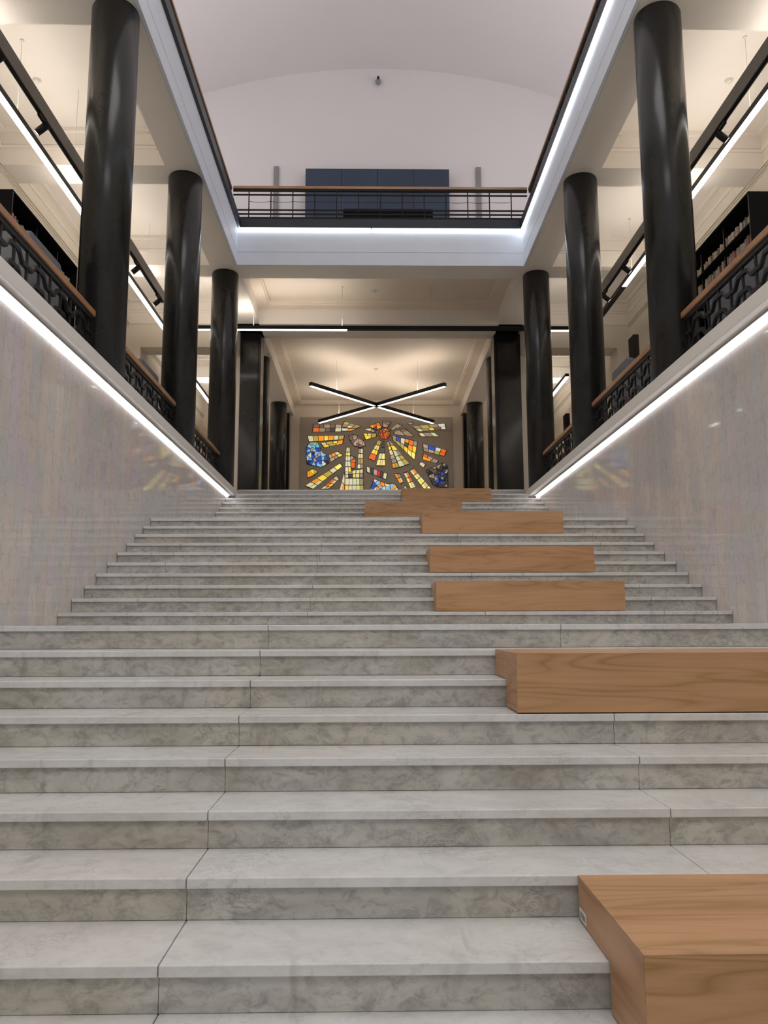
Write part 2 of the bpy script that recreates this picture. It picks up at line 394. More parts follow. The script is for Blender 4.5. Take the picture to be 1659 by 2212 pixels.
# ------------------------------------------------------------------ ceilings and beams
c = MB()
for x0, x1, xm in ((-3.51, UL, UL-0.055), (3.95, UR, UR+0.055)):
    c.box(*sorted((x0, xm)), Y0, 16.43, SO, 8.48); c.box(*sorted((x0, x1)), 16.43, 28.99, SO, 8.48)
struct('trim_3', c, M['cream'], 'beams running along both column rows', 'trim')
c = MB().box(UL, UR, UY+0.06, 17.05, SO, 8.48)
struct('trim_4', c, M['cream'], 'cross beam above the top of the stairs', 'trim')
c = MB().box(OL, OR, 19.79, 20.83, SO, 8.48)
struct('trim_5', c, M['cream'], 'cross beam over the square pillars', 'trim')
for nm, x0, x1 in (('ceiling_left', OL, -3.51), ('ceiling_right', 3.95, OR)):
    c = MB().box(x0, x1, Y0, 29, AC, 8.48)
    edges = [5.34, 9.12, 12.90, 16.69]
    for y in edges: c.box(x0, x1, y-0.29, y+0.29, SO, AC)
    c.box(x0, x1, 24.3, 24.9, SO, AC)
    bays = [(Y0, 5.05), (5.63, 8.83), (9.41, 12.61), (13.19, 16.40), (16.98, 19.79), (20.83, 24.3), (24.9, 29)]
    for a, b in bays:                             # stepped mouldings around each coffer
        for h0, h1, w in ((8.315, AC, 0.07), (8.03, 8.085, 0.025), (8.10, 8.125, 0.018)):
            c.box(x0+w, x1-w, b-w, b, h0, h1); c.box(x0+w, x1-w, a, a+w, h0, h1)
            c.box(x0, x0+w, a, b, h0, h1); c.box(x1-w, x1, a, b, h0, h1)
    struct(nm, c, M['cream'], 'coffered cream ceiling of the %s gallery' % nm[8:], 'ceiling')
c = MB().box(UL, UR, 17.05, 29, MC, 8.48)
for a, b in ((17.05, 19.79), (20.83, 28.99)):
    w = 0.27
    for h0, h1, w in ((8.13, MC, 0.27), (8.17, MC, 0.31)):
        c.box(UL+w, UR-w, a, a+w, h0, h1); c.box(UL+w, UR-w, b-w, b, h0, h1); c.box(UL, UL+w, a, b, h0, h1); c.box(UR-w, UR, a, b, h0, h1)
struct('ceiling_hall', c, M['creamhall'], 'coffered cream ceiling of the upper hall', 'ceiling')

# outer walls
for nm, x0, x1, s in (('wall_gallery_left', OL-0.2, OL, 1), ('wall_gallery_right', OR, OR+0.2, -1)):
    c = MB().box(x0, x1, Y0, 29.2, 2.6, 8.48)
    xi = OL if s > 0 else OR
    for k, (h0, h1, w) in enumerate(((7.735, 7.755, 0.05), (7.69, 7.71, 0.035), (7.645, 7.665, 0.02))):
        c.box(*sorted((xi, xi+s*w)), Y0, 29, h0, h1)
    struct(nm, c, M['creamwall'], 'cream outer wall of the %s gallery' % nm[13:], 'wall')
struct('wall_far', MB().box(OL, OR, 29.0, 29.2, 2.6, 8.48), M['creamhall'], 'cream wall at the far end of the hall', 'wall')
c = MB()
for x0, x1, xi, s in ((OL, -3.5, OL, 1), (3.99, OR, OR, -1)):
    c.box(x0, x1, 19.83, 20.45, 7.12, SO)
    c.box(*sorted((xi, xi+s*0.33)), 19.83, 20.45, HF, 7.12)
    c.box(*((-3.95, -3.5) if s > 0 else (3.99, 4.42)), 20.49, 21.04, HF, SO)
struct('wall_cross', c, M['creamwall'], 'cross wall with wide openings at the end of the galleries', 'wall')

# ------------------------------------------------------------------ opening to the upper floor
def ring(mb, xa, xb, ya, t, h0, h1):              # U-shaped lining on three sides of the opening
    mb.box(xa-t, xa, Y0, ya+t, h0, h1); mb.box(xb, xb+t, Y0, ya+t, h0, h1); mb.box(xa, xb, ya, ya+t, h0, h1)
fa = MB()
ring(fa, UL, UR, UY, 0.05, SO-0.002, 8.022); ring(fa, UL-0.012, UR+0.012, UY+0.012, 0.05, 8.022, 8.034); ring(fa, UL, UR, UY, 0.05, 8.034, 8.57)
struct('trim_6', fa, M['white'], 'white lining around the opening to the upper floor', 'trim')
uf = MB()
uf.box(-7.2, UL-0.01, Y0-1, 20, 8.49, 8.76); uf.box(UR+0.01, 7.6, Y0-1, 20, 8.49, 8.76); uf.box(UL-0.01, UR+0.01, UY+0.01, 20, 8.49, 8.76)
struct('floor_upper', uf, M['floor'], 'floor of the vaulted upper room', 'floor')
r = thing('led_strip', (0.2, UY, 8.5), 'bright light strip below the far upper balustrade', 'light strip')
MB().box(UL+0.02, -0.02, UY-0.040, UY-0.006, 8.535, 8.566).build('diffuser', M['ledfascia'], r)
MB().box(0.02, UR-0.02, UY-0.040, UY-0.006, 8.535, 8.566).build('diffuser', M['ledfascia'], r)
r = thing('led_strip', (UR, 10, 8.5), 'bright light strip below the right upper balustrade', 'light strip')
MB().box(UR-0.040, UR-0.006, Y0, 9.30, 8.535, 8.566).build('diffuser', M['ledfascia'], r)
MB().box(UR-0.040, UR-0.006, 9.62, UY-0.05, 8.535, 8.566).build('diffuser', M['ledfascia'], r)

def balustrade(name, a, b, axis, at, s, label, posts, endtrim):
    # runs along `axis` from a to b; `at` is the edge of the opening, s points away from the opening
    def bx(mb, u0, u1, d0, d1, h0, h1):
        d0, d1 = sorted((at+s*d0, at+s*d1))
        return mb.box(u0, u1, d0, d1, h0, h1) if axis == 'x' else mb.box(d0, d1, u0, u1, h0, h1)
    mid = (a+b)/2
    r = thing(name, (mid, at, 8.57) if axis == 'x' else (at, mid, 8.57), label, 'balustrade', 'upper floor balustrades')
    bx(MB(), a+endtrim*0, b, -0.055, 0.02, 8.572, 8.775).build('base_channel', M['channel'], r, bevel=0.004)
    a2, b2 = (a-0.22, b+0.22) if axis == 'x' else (a, b+0.22)
    bx(MB(), a2, b2, 0.19, 0.27, 9.625, 9.685).build('handrail', M['railx'] if axis == 'x' else M['rail'], r, bevel=0.006)
    bx(MB(), a2, b2, 0.205, 0.255, 9.575, 9.622).build('under_rail', M['black'], r)
    for h in (9.475, 9.115, 9.02, 8.93):
        bx(MB(), a2, b2, 0.222, 0.240, h, h+0.034).build('rail', M['black'], r)
    for u in posts:
        bx(MB(), u-0.011, u+0.011, 0.20, 0.221, 8.762, 9.575).build('baluster', M['black'], r)
    w = MB(); pp = sorted(posts)
    for u0, u1 in zip(pp[:-1], pp[1:]):
        prev = None
        for k in range(7):
            q = k/6; u = u0+(u1-u0)*q; h = 9.315-0.02*math.sin(q*math.pi)*(1 if int(u0*7) % 2 else 0.4)
            p = (u, at+s*0.196, h) if axis == 'x' else (at+s*0.196, u, h)
            if prev: w.cyl(prev, p, 0.005, seg=6)
            prev = p
    w.build('cable', M['black'], r)
    return r
balustrade('balustrade', UL+0.056, UR-0.056, 'x', UY, 1, 'black metal balustrade with timber rail across the far upper edge', [-2.72+0.487*k for k in range(13)], 0)
balustrade('balustrade', Y0, UY+0.02, 'y', UL, -1, 'black metal balustrade along the left upper edge', [0.5+0.487*k for k in range(33)], 0)
balustrade('balustrade', Y0, UY+0.02, 'y', UR, 1, 'black metal balustrade along the right upper edge', [0.5+0.487*k for k in range(33)], 0)

# vaulted upper room
R, ax, ah = 15.0, 0.19, 15.17-15.0
pts = []
for k in range(49):
    t = math.radians(-30+60*k/48); pts.append((ax+R*math.sin(t), ah+R*math.cos(t)))
v = MB(); n = len(pts)
for y in (Y0-1, 20.0):
    v.v += [(p[0], y, p[1]) for p in pts]
for i in range(n-1): v.face([i, i+1, n+i+1, n+i], 0, True)
struct('ceiling_vault', v, M['vault'], 'shallow pale barrel vault over the upper room', 'ceiling')
struct('wall_upper_far', MB().box(-7.4, 7.8, 20.0, 20.2, 8.5, 15.3), M['vault'], 'pale end wall below the vault', 'wall')
struct('wall_upper_left', MB().box(-7.4, -7.2, Y0-1, 20.0, 8.5, 13.8), M['vault'], 'left side wall of the upper room', 'wall')
struct('wall_upper_right', MB().box(7.6, 7.8, Y0-1, 20.0, 8.5, 13.8), M['vault'], 'right side wall of the upper room', 'wall')
r = thing('wall_cabinet', (0.16, 19.8, 8.76), 'wide navy four-panel cabinet against the end wall behind the upper balustrade', 'cabinet')
MB().box(-1.75, 2.073, 19.72, 19.99, 8.77, 12.03).build('carcass', M['channel'], r)
for k in range(4):
    w = 3.823/4; MB().box(-1.75+k*w+0.006, -1.75+(k+1)*w-0.006, 19.70, 19.719, 8.80, 12.015).build('door', M['blue'], r, bevel=0.003)
for x0, sd in ((-2.626, 'left'), (2.833, 'right')):
    tag(MB().box(x0, x0+0.126, 19.93, 19.995, 8.765, 12.23).build('wall_post', M['gp'], bevel=0.003), 'slim grey post on the end wall, %s of the navy cabinet' % sd, 'post')
r = thing('bench', (0.41, 17.6, 8.76), 'low black bench on the upper floor behind the balustrade bars', 'bench')
MB().box(-0.66, 1.44, 17.4, 17.95, 9.30, 9.62).build('seat', M['blackmatt'], r, bevel=0.02)
for x in (-0.6, 1.30):
    for y in (17.43, 17.85): MB().box(x, x+0.08, y, y+0.08, 8.765, 9.30).build('leg', M['blackmatt'], r)
r = thing('security_camera', (0.19, 19.9, 14.7), 'tiny black camera with grey dome high on the end wall', 'camera')
MB().box(0.15, 0.23, 19.965, 19.995, 14.74, 14.86).build('wall_bracket', M['black'], r, bevel=0.004)
MB().cyl((0.19, 19.965, 14.81), (0.19, 19.86, 14.81), 0.02).cyl((0.19, 19.86, 14.83), (0.19, 19.86, 14.70), 0.032).build('stem', M['black'], r)
MB().lathe((0.19, 19.86, 14.60), [(0.02, 0), (0.055, 0.02), (0.075, 0.06), (0.075, 0.10), (0.05, 0.12)], 24).build('dome', M['gp'], r)

# ------------------------------------------------------------------ gallery railings
def gallery_railing(x, ya, yb, s, label):
    r = thing('gallery_railing', (x, (ya+yb)/2, GF), label, 'railing', 'gallery railings with stepped metal lattice')
    MB().box(x-0.04, x+0.04, ya, yb, 3.555, 3.625).build('handrail', M['rail'], r, bevel=0.006)
    MB().box(x-0.02, x+0.02, ya+0.01, yb-0.01, 3.50, 3.553).build('under_rail', M['black'], r)
    P = 0.272; k0 = math.ceil((ya+0.03)/P); k1 = math.floor((yb-0.03)/P)
    for k in range(k0, k1+1):
        y = 8.51+P*(k-31)
        if ya+0.02 < y < yb-0.02: MB().box(x-0.011, x+0.011, y-0.013, y+0.013, GF, 3.50).build('baluster', M['black'], r)
    def level(k): return 0 if k % 2 else -0.085
    for base in (3.430, 3.245):
        mb = MB(); prof = []
        for k in range(k0-1, k1+2):
            y = 8.51+P*(k-31)
            prof += [(y-P*0.36, base+level(k)), (y+P*0.36, base+level(k))]
        prof = [p for p in prof if ya+0.015 < p[0] < yb-0.015]
        e = 0.020
        up = [(y, h+e) for y, h in prof]; dn = [(y, h-e) for y, h in prof]
        for (p, q, r1, r2) in zip(up[:-1], up[1:], dn[1:], dn[:-1]):
            mb.prism([p, q, r1, r2], 'x', x-0.018, x+0.018)
        mb.build('lattice_band', M['black'], r)
for x, s, sd in ((CL, 1, 'left'), (CR, -1, 'right')):
    gallery_railing(x, 5.2, 8.90, s, 'black lattice railing on the %s gallery, in front of the nearest column' % sd)
    gallery_railing(x, 9.50, 12.72, s, 'black lattice railing on the %s gallery between first and second columns' % sd)
    gallery_railing(x, 13.32, 16.54, s, 'short-looking lattice railing on the %s gallery between second and third columns' % sd)

# ------------------------------------------------------------------ pendant lights, tracks, spotlights
HB = 7.13
def pendant(a, b, label, group, lit=None, ceil=AC, hang=None, top=True):
    a = Vector((a[0], a[1], HB)); b = Vector((b[0], b[1], HB)); L = (b-a).length; d = (b-a)/L
    r = thing('pendant_light', ((a.x+b.x)/2, (a.y+b.y)/2, HB), label, 'pendant light', group)
    up = Vector((0,0,0.004))
    MB().beam(a+up, b+up, 0.105, 0.096).build('housing', M['black'], r)
    for t0, t1 in (lit or [(0, 1)]):
        MB().beam(a+d*(L*t0+0.006), a+d*(L*t1-0.006), 0.096, 0.0035).build('diffuser', M['diff'], r)
        if top: MB().beam(a+d*(L*t0+0.03)+Vector((0,0,0.1005)), a+d*(L*t1-0.03)+Vector((0,0,0.1005)), 0.06, 0.004).build('uplight', M['up'], r)
    for t in (hang or [0.15, 0.85]):
        p = a+d*L*t
        MB().cyl((p.x, p.y, HB+0.1), (p.x, p.y, ceil), 0.0035, seg=6).cyl((p.x, p.y, ceil-0.02), (p.x, p.y, ceil), 0.03, seg=12).build('suspension_wire', M['detector'], r)
    return r
G = 'suspended linear lights'
pendant((-5.05, Y0), (-5.05, 9.6), 'linear light over the left gallery, running off the left edge', G, hang=[0.5, 0.93])
pendant((-5.05, 9.62), (-5.05, 18.58), 'linear light over the left gallery, beyond the nearest left column', G, hang=[0.1, 0.67])
pendant((5.40, Y0), (5.40, 9.4), 'linear light over the right gallery, running off the right edge', G, hang=[0.5, 0.93])
pendant((5.40, 9.42), (5.40, 18.58), 'linear light over the right gallery, beyond the nearest right column, its far end unlit', G, lit=[(0, 0.727)], hang=[0.1, 0.67])
pendant((-5.10, 18.65), (5.46, 18.65), 'long black linear light crossing the whole view above the pillars, part lit', G, lit=[(0, 0.427), (0.897, 1.0)], hang=[0.21, 0.415, 0.62, 0.82], ceil=MC)
pendant((-5.25, 22.4), (-5.25, 28.2), 'linear light in the far left aisle behind the columns', G)
pendant((5.70, 22.3), (5.70, 28.0), 'linear light in the far right aisle with its dark end showing', G)
cx, cy = 0.16, 25.55
r = thing('cross_pendant_light', (cx, cy, HB), 'x-shaped suspended light hanging in front of the stained glass', 'pendant light')
for k, (x, y) in enumerate(((-1.85, 23.25), (2.23, 23.28), (-1.87, 27.72), (2.21, 27.76))):
    e = Vector((x, y, HB)); c0 = Vector((cx, cy, HB)); d = (e-c0).normalized(); up = Vector((0,0,0.004))
    arm = MB().beam(c0+d*0.02+up, e+up, 0.11, 0.118).build('arm', M['black'], r)
    MB().beam(c0+d*0.10, e-d*0.006, 0.098, 0.0035).build('diffuser', M['diff2'], arm)
    MB().beam(c0+d*0.45+Vector((0,0,0.123)), e-d*0.03+Vector((0,0,0.123)), 0.07, 0.004).build('uplight', M['up2'], arm)
    p = c0+d*1.9; MB().cyl((p.x, p.y, HB+0.12), (p.x, p.y, MC), 0.004, seg=6).build('suspension_wire', M['detector'], arm)
MB().box(cx-0.075, cx+0.075, cy-0.075, cy+0.075, HB+0.02, HB+0.124).build('hub', M['black'], r)

for x, s, sd, ys in ((-4.6, -1, 'left', [9.03, 10.42, 14.95, 16.55]), (5.0, 1, 'right', [10.5, 14.86, 16.25])):
    r = thing('lighting_track', (x, 8, 7.11), 'dark lighting track suspended along the %s gallery' % sd, 'lighting track', 'lighting tracks')
    MB().box(*sorted((x, x+s*0.012)), Y0, 17.0, 7.11, 7.33).build('side_plate', M['grey_metal'], r)
    MB().box(*sorted((x+s*0.013, x+s*0.066)), Y0, 17.0, 7.13, 7.33).build('channel', M['black'], r)
    MB().box(*sorted((x+s*0.067, x+s*0.079)), Y0, 17.0, 7.11, 7.33).build('side_plate', M['grey_metal'], r)
    for y in (7.9, 11.6, 15.7):
        MB().cyl((x+s*0.035, y, 7.33), (x+s*0.035, y, AC), 0.004, seg=6).build('suspension_wire', M['detector'], r)
    for k, y in enumerate(ys):
        nm = ['first', 'second', 'third', 'fourth'][k+(0 if sd == 'left' else 1)]
        lab = {('left', 0): 'black spotlight cut by the left edge of the photo', ('left', 1): 'black spotlight on the left track before the nearest column', ('left', 2): 'black spotlight on the left track just past the nearest column', ('left', 3): 'black spotlight at the far end of the left track beside second column',
               ('right', 0): 'black spotlight on the right track before the nearest column', ('right', 1): 'black spotlight on the right track just past the nearest column', ('right', 2): 'black spotlight at the far end of the right track beside second column'}[(sd, k)]
        q = thing('spotlight', (x+s*0.04, y, 7.11), lab, 'spotlight', 'track spotlights')
        xc = x+s*0.04
        MB().box(xc-0.022, xc+0.022, y-0.14, y+0.05, 7.05, 7.1085).build('adapter', M['black'], q, bevel=0.008)
        a = Vector((xc, y+0.07, 7.015)); d = Vector((s*0.72, 0.0, -0.62)).normalized()
        MB().cyl((xc, y+0.045, 7.075), (xc, y+0.075, 7.02), 0.014).build('joint', M['black'], q)
        MB().cyl(a-d*0.05, a+d*0.14, 0.052, seg=24).build('head', M['black'], q)
        MB().cyl(a+d*0.1395, a+d*0.142, 0.043, seg=24).build('lens', M['lens'], q)

# ------------------------------------------------------------------ bookcases, books, sofas, posts
def bookcase(x, s, label, ups):
    # x is the open front plane, s points from the front into the case
    r = thing('bookcase', (x+s*0.15, (ups[0]+ups[-1])/2, GF), label, 'bookcase', 'black bookcases')
    D = 0.30; T = 5.43
    bx = lambda mb, y0, y1, d0, d1, h0, h1: mb.box(*sorted((x+s*d0, x+s*d1)), y0, y1, h0, h1)
    for k, y in enumerate(ups):
        d = 0.0 if k in (0, len(ups)-1) else 0.085
        u = bx(MB(), y-0.012, y+0.012, d, D, GF, T-0.021).build('upright', M['blackmatt'], r)
        bx(MB(), y-0.008, y+0.008, d-0.002, d-0.0002, GF, T-0.03).build('edge_strip', M['grey_metal'], u)
    bx(MB(), ups[0]-0.012, ups[-1]+0.012, 0, D, T-0.02, T).build('top_board', M['blackmatt'], r)
    bx(MB(), ups[0]-0.012, ups[-1]+0.012, D+0.001, D+0.012, GF, T).build('back_panel', M['blackmatt'], r)
    for h in SH: bx(MB(), ups[0]+0.0125, ups[-1]-0.0125, 0.004, 0.084, h-0.02, h).build('shelf_edge', M['blackmatt'], r)
    for a, b in zip(ups[:-1], ups[1:]):
        for h in SH: bx(MB(), a+0.0125, b-0.0125, 0.087, D, h-0.02, h).build('shelf', M['blackmatt'], r)
SH = [5.03, 4.765, 4.42, 4.06, 3.70, 3.34, 2.99]
UPL = [9.404, 10.33, 11.05, 11.60]; UPR = [9.365, 10.28, 11.03, 11.76]
bookcase(-4.5, -1, 'black bookcase standing behind the left railing and grey sofa', UPL)
bookcase(4.78, 1, 'black bookcase with two rows of books showing, behind the right railing', UPR)

cols = {'cream': (0.62,0.50,0.33), 'tan': (0.45,0.30,0.17), 'brown': (0.20,0.11,0.065), 'white': (0.68,0.64,0.57), 'red': (0.42,0.045,0.035), 'grey-green': (0.24,0.24,0.17), 'pink': (0.55,0.30,0.23), 'dark': (0.05,0.045,0.04)}
pages = plain('book_pages', (0.66,0.58,0.44), 0.8, var=0.06, vscale=60)
BM = {}
def book_mesh(cn):
    if cn in BM: return BM[cn]
    # unit book: spine at x=0, width (y) 1, height (z) 1, depth (x) 1
    mb = MB()
    mb.prism([(0, 0.12), (0.03, 0.03), (1, 0), (1, 0.1), (0.12, 0.1), (0.12, 0.9), (1, 0.9), (1, 1), (0.03, 0.97), (0, 0.88)], 'z', 0, 1, 0)
    mb.box(0.121, 0.97, 0.101, 0.899, 0.02, 0.975, 1)
    mb.box(-0.004, 0.0, 0.2, 0.8, 0.62, 0.80, 2)
    me = bpy.data.meshes.new('book'); me.from_pydata(mb.v, [], mb.f)
    cc = cols[cn]
    cov = plain('cover_'+cn.replace('-', '_'), cc, 0.6, var=0.22, vscale=14)
    lab = plain('spine_label_'+cn.replace('-', '_'), tuple(min(1, c*0.5+0.12) for c in cc), 0.6, var=0.2, vscale=40)
    for m in (cov, pages, lab): me.materials.append(m)
    for p, mi in zip(me.polygons, mb.m): p.material_index = mi
    BM[cn] = me; return me
def fill(x, s, shelf, y0, y1, rowname, side, palette, top=0.25):
    y = y0
    while y < y1-0.03:
        th = random.uniform(0.019, 0.042); H = random.uniform(0.165, 0.215); dep = random.uniform(0.135, 0.165)
        if y+th > y1: break
        if random.random() < 0.05 and y+th+0.05 < y1: y += random.uniform(0.02, 0.045)
        cn = random.choices(*zip(*palette))[0]
        o = bpy.data.objects.new('book', book_mesh(cn)); COL.objects.link(o)
        o.location = (x+s*random.uniform(0.09, 0.102), y, shelf+0.0005+E); o.scale = (s*dep, th, min(H, top))
        tag(o, '%s book standing on the %s shelf of the bookcase on the %s gallery' % (cn, rowname, side), 'book', 'books on the %s shelf, %s gallery' % (rowname, side))
        y += th+0.001
PAL = [('cream', 8), ('tan', 6), ('white', 3), ('brown', 2), ('red', 1), ('grey-green', 2), ('pink', 2), ('dark', 1)]
for a, b in zip(UPR[:-1], UPR[1:]):
    fill(4.78, 1, 5.03, a+0.016, b-0.014, 'upper', 'right', PAL)
    fill(4.78, 1, 4.765, a+0.016, b-0.014, 'second', 'right', PAL, 0.21)
fill(4.78, 1, 4.42, 9.40, 9.75, 'third', 'right', PAL)
fill(-4.5, -1, 5.03, 9.42, 9.80, 'upper', 'left', PAL); fill(-4.5, -1, 5.03, 9.9, 10.30, 'upper', 'left', PAL)
fill(-4.5, -1, 5.03, 11.07, 11.57, 'upper', 'left', PAL)
fill(-4.5, -1, 4.765, 11.07, 11.57, 'second', 'left', PAL, 0.21)
fill(-4.5, -1, 4.42, 11.07, 11.5, 'third', 'left', PAL)
fill(-4.5, -1, 4.06, 11.07, 11.5, 'fourth', 'left', PAL)

def sofa(x, s, y0, y1, top, label):
    # high-backed felt sofa whose back stands close behind the railing; s points away from the stairwell
    r = thing('high_back_sofa', (x+s*0.35, (y0+y1)/2, GF), label, 'sofa', 'grey high-backed sofas on the galleries')
    def slab(d0, d1, ya, yb, h0, h1, rad, name, mat):
        a, b = sorted((x+s*d0, x+s*d1))
        pts = [(ya, h0), (yb, h0)]
        for k in range(5):
            t = math.pi/2*k/4; pts.append((yb-rad+rad*math.cos(t), h1-rad+rad*math.sin(t)))
        for k in range(5):
            t = math.pi/2+math.pi/2*k/4; pts.append((ya+rad+rad*math.cos(t), h1-rad+rad*math.sin(t)))
        MB().prism(pts, 'x', a, b).build(name, mat, r, bevel=0.01)
    slab(0, 0.09, y0, y1, GF+0.12, top, 0.06, 'back', M['felt'])
    for ya, yb in ((y0, y0+0.07), (y1-0.07, y1)):
        a, b = sorted((x+s*0.092, x+s*0.72))
        MB().box(a, b, ya, yb, GF+0.12, top-0.02).build('side_panel', M['felt'], r, bevel=0.012)
    a, b = sorted((x+s*0.093, x+s*0.70))
    MB().box(a, b, y0+0.072, y1-0.072, GF+0.30, GF+0.45).build('seat_cushion', M['felt2'], r, bevel=0.02)
    for ya in (y0+0.03, y1-0.07):
        for d in (0.03, 0.62):
            a, b = sorted((x+s*d, x+s*(d+0.04))); MB().box(a, b, ya, ya+0.04, GF, GF+0.12).build('leg', M['blackmatt'], r)
sofa(-3.5, -1, 7.72, 8.57, 4.03, 'grey high-backed sofa behind the nearest left railing')
sofa(3.92, 1, 7.1, 8.80, 3.90, 'grey high-backed sofa behind the nearest right railing')
sofa(-3.5, -1, 11.72, 12.70, 4.04, 'grey high-backed sofa behind the left railing between two columns')
sofa(3.92, 1, 11.66, 12.48, 4.05, 'grey high-backed sofa behind the right railing between two columns')
for x0, y, lab in ((4.965, 14.4, 'dark brown post rising behind the right railing beside a grey sofa'), (5.06, 20.1, 'dark brown post farther back, seen behind the second right column')):
    r = thing('wooden_post', (x0+0.05, y+0.15, GF), lab, 'post', 'dark wooden posts')
    MB().box(x0, x0+0.105, y, y+0.30, GF+0.04 if y < 17 else HF+0.04, 5.44).build('upright', M['brown'], r, bevel=0.004)
    MB().box(x0-0.1, x0+0.205, y-0.05, y+0.35, GF if y < 17 else HF, GF+0.04 if y < 17 else HF+0.04).build('foot_plate', M['brown'], r, bevel=0.004)

# smoke detectors
for x, y, h, lab in ((-5.19, 11.37, AC, 'white smoke detector on the left gallery ceiling'), (5.58, 11.26, AC, 'white smoke detector on the right gallery ceiling'),
                     (0.06, 18.88, MC, 'white smoke detector on the ceiling above the long black light'), (0.13, 20.5, SO, 'white smoke detector under the cross beam'), (0.14, 25.0, MC, 'white smoke detector above the x-shaped light')):
    r = thing('smoke_detector', (x, y, h), lab, 'smoke detector', 'ceiling smoke detectors')
    MB().lathe((x, y, h-0.018), [(0.062, 0), (0.066, 0.018)], 24).build('base', M['detector'], r)
    MB().lathe((x, y, h-0.045), [(0.02, 0), (0.04, 0.004), (0.05, 0.014), (0.05, 0.0265)], 24).build('sensor', M['detector'], r)

# ------------------------------------------------------------------ stained glass
PC = {'y': (0.85,0.62,0.06), 'Y': (0.95,0.80,0.22), 'g': (0.56,0.58,0.33), 'o': (0.85,0.30,0.02), 'r': (0.72,0.14,0.02), 'R': (0.55,0.03,0.04), 'b': (0.16,0.10,0.07), 'c': (0.66,0.56,0.34), 'w': (0.62,0.62,0.55),
      'k': (0.06,0.05,0.05), 'p': (0.42,0.29,0.22), 'B': (0.03,0.08,0.42), 'L': (0.22,0.48,0.78), 'T': (0.16,0.46,0.48), 'v': (0.42,0.33,0.07), 'n': (0.30,0.23,0.15), 'K': (0.025,0.028,0.04)}
keys = list(PC)
def pane_mat(k):
    m, nt, b = newmat('glass_'+('dark_' if k.isupper() else '')+k)
    f = noise(nt, objc(nt), 26, 4, 0.6)
    c = PC[k]
    col = ramp(nt, f, [(0.3, tuple(x*0.78 for x in c)), (0.7, tuple(min(1, x*1.15) for x in c))])
    nt.links.new(col, b.inputs['Base Color']); nt.links.new(col, b.inputs['Emission Color'])
    b.inputs['Emission Strength'].default_value = 0.85; b.inputs['Roughness'].default_value = 0.15
    return m
PM = [pane_mat(k) for k in keys]
U = 0.001893
GX, GH, GY = -2.661-83*U, 7.677+110.6*U, 28.95
def toP(p): return (GX+p[0]*U*0.9935, GH-p[1]*U*1.0075)
r0 = thing('stained_glass_panel', (0.18, 28.98, HF), 'taupe wall panel with glowing sunburst of coloured glass', 'stained glass')
MB().box(-2.661, 3.020, 28.955, 28.998, HF, 7.677).build('panel', M['plaster'], r0, bevel=0.004)
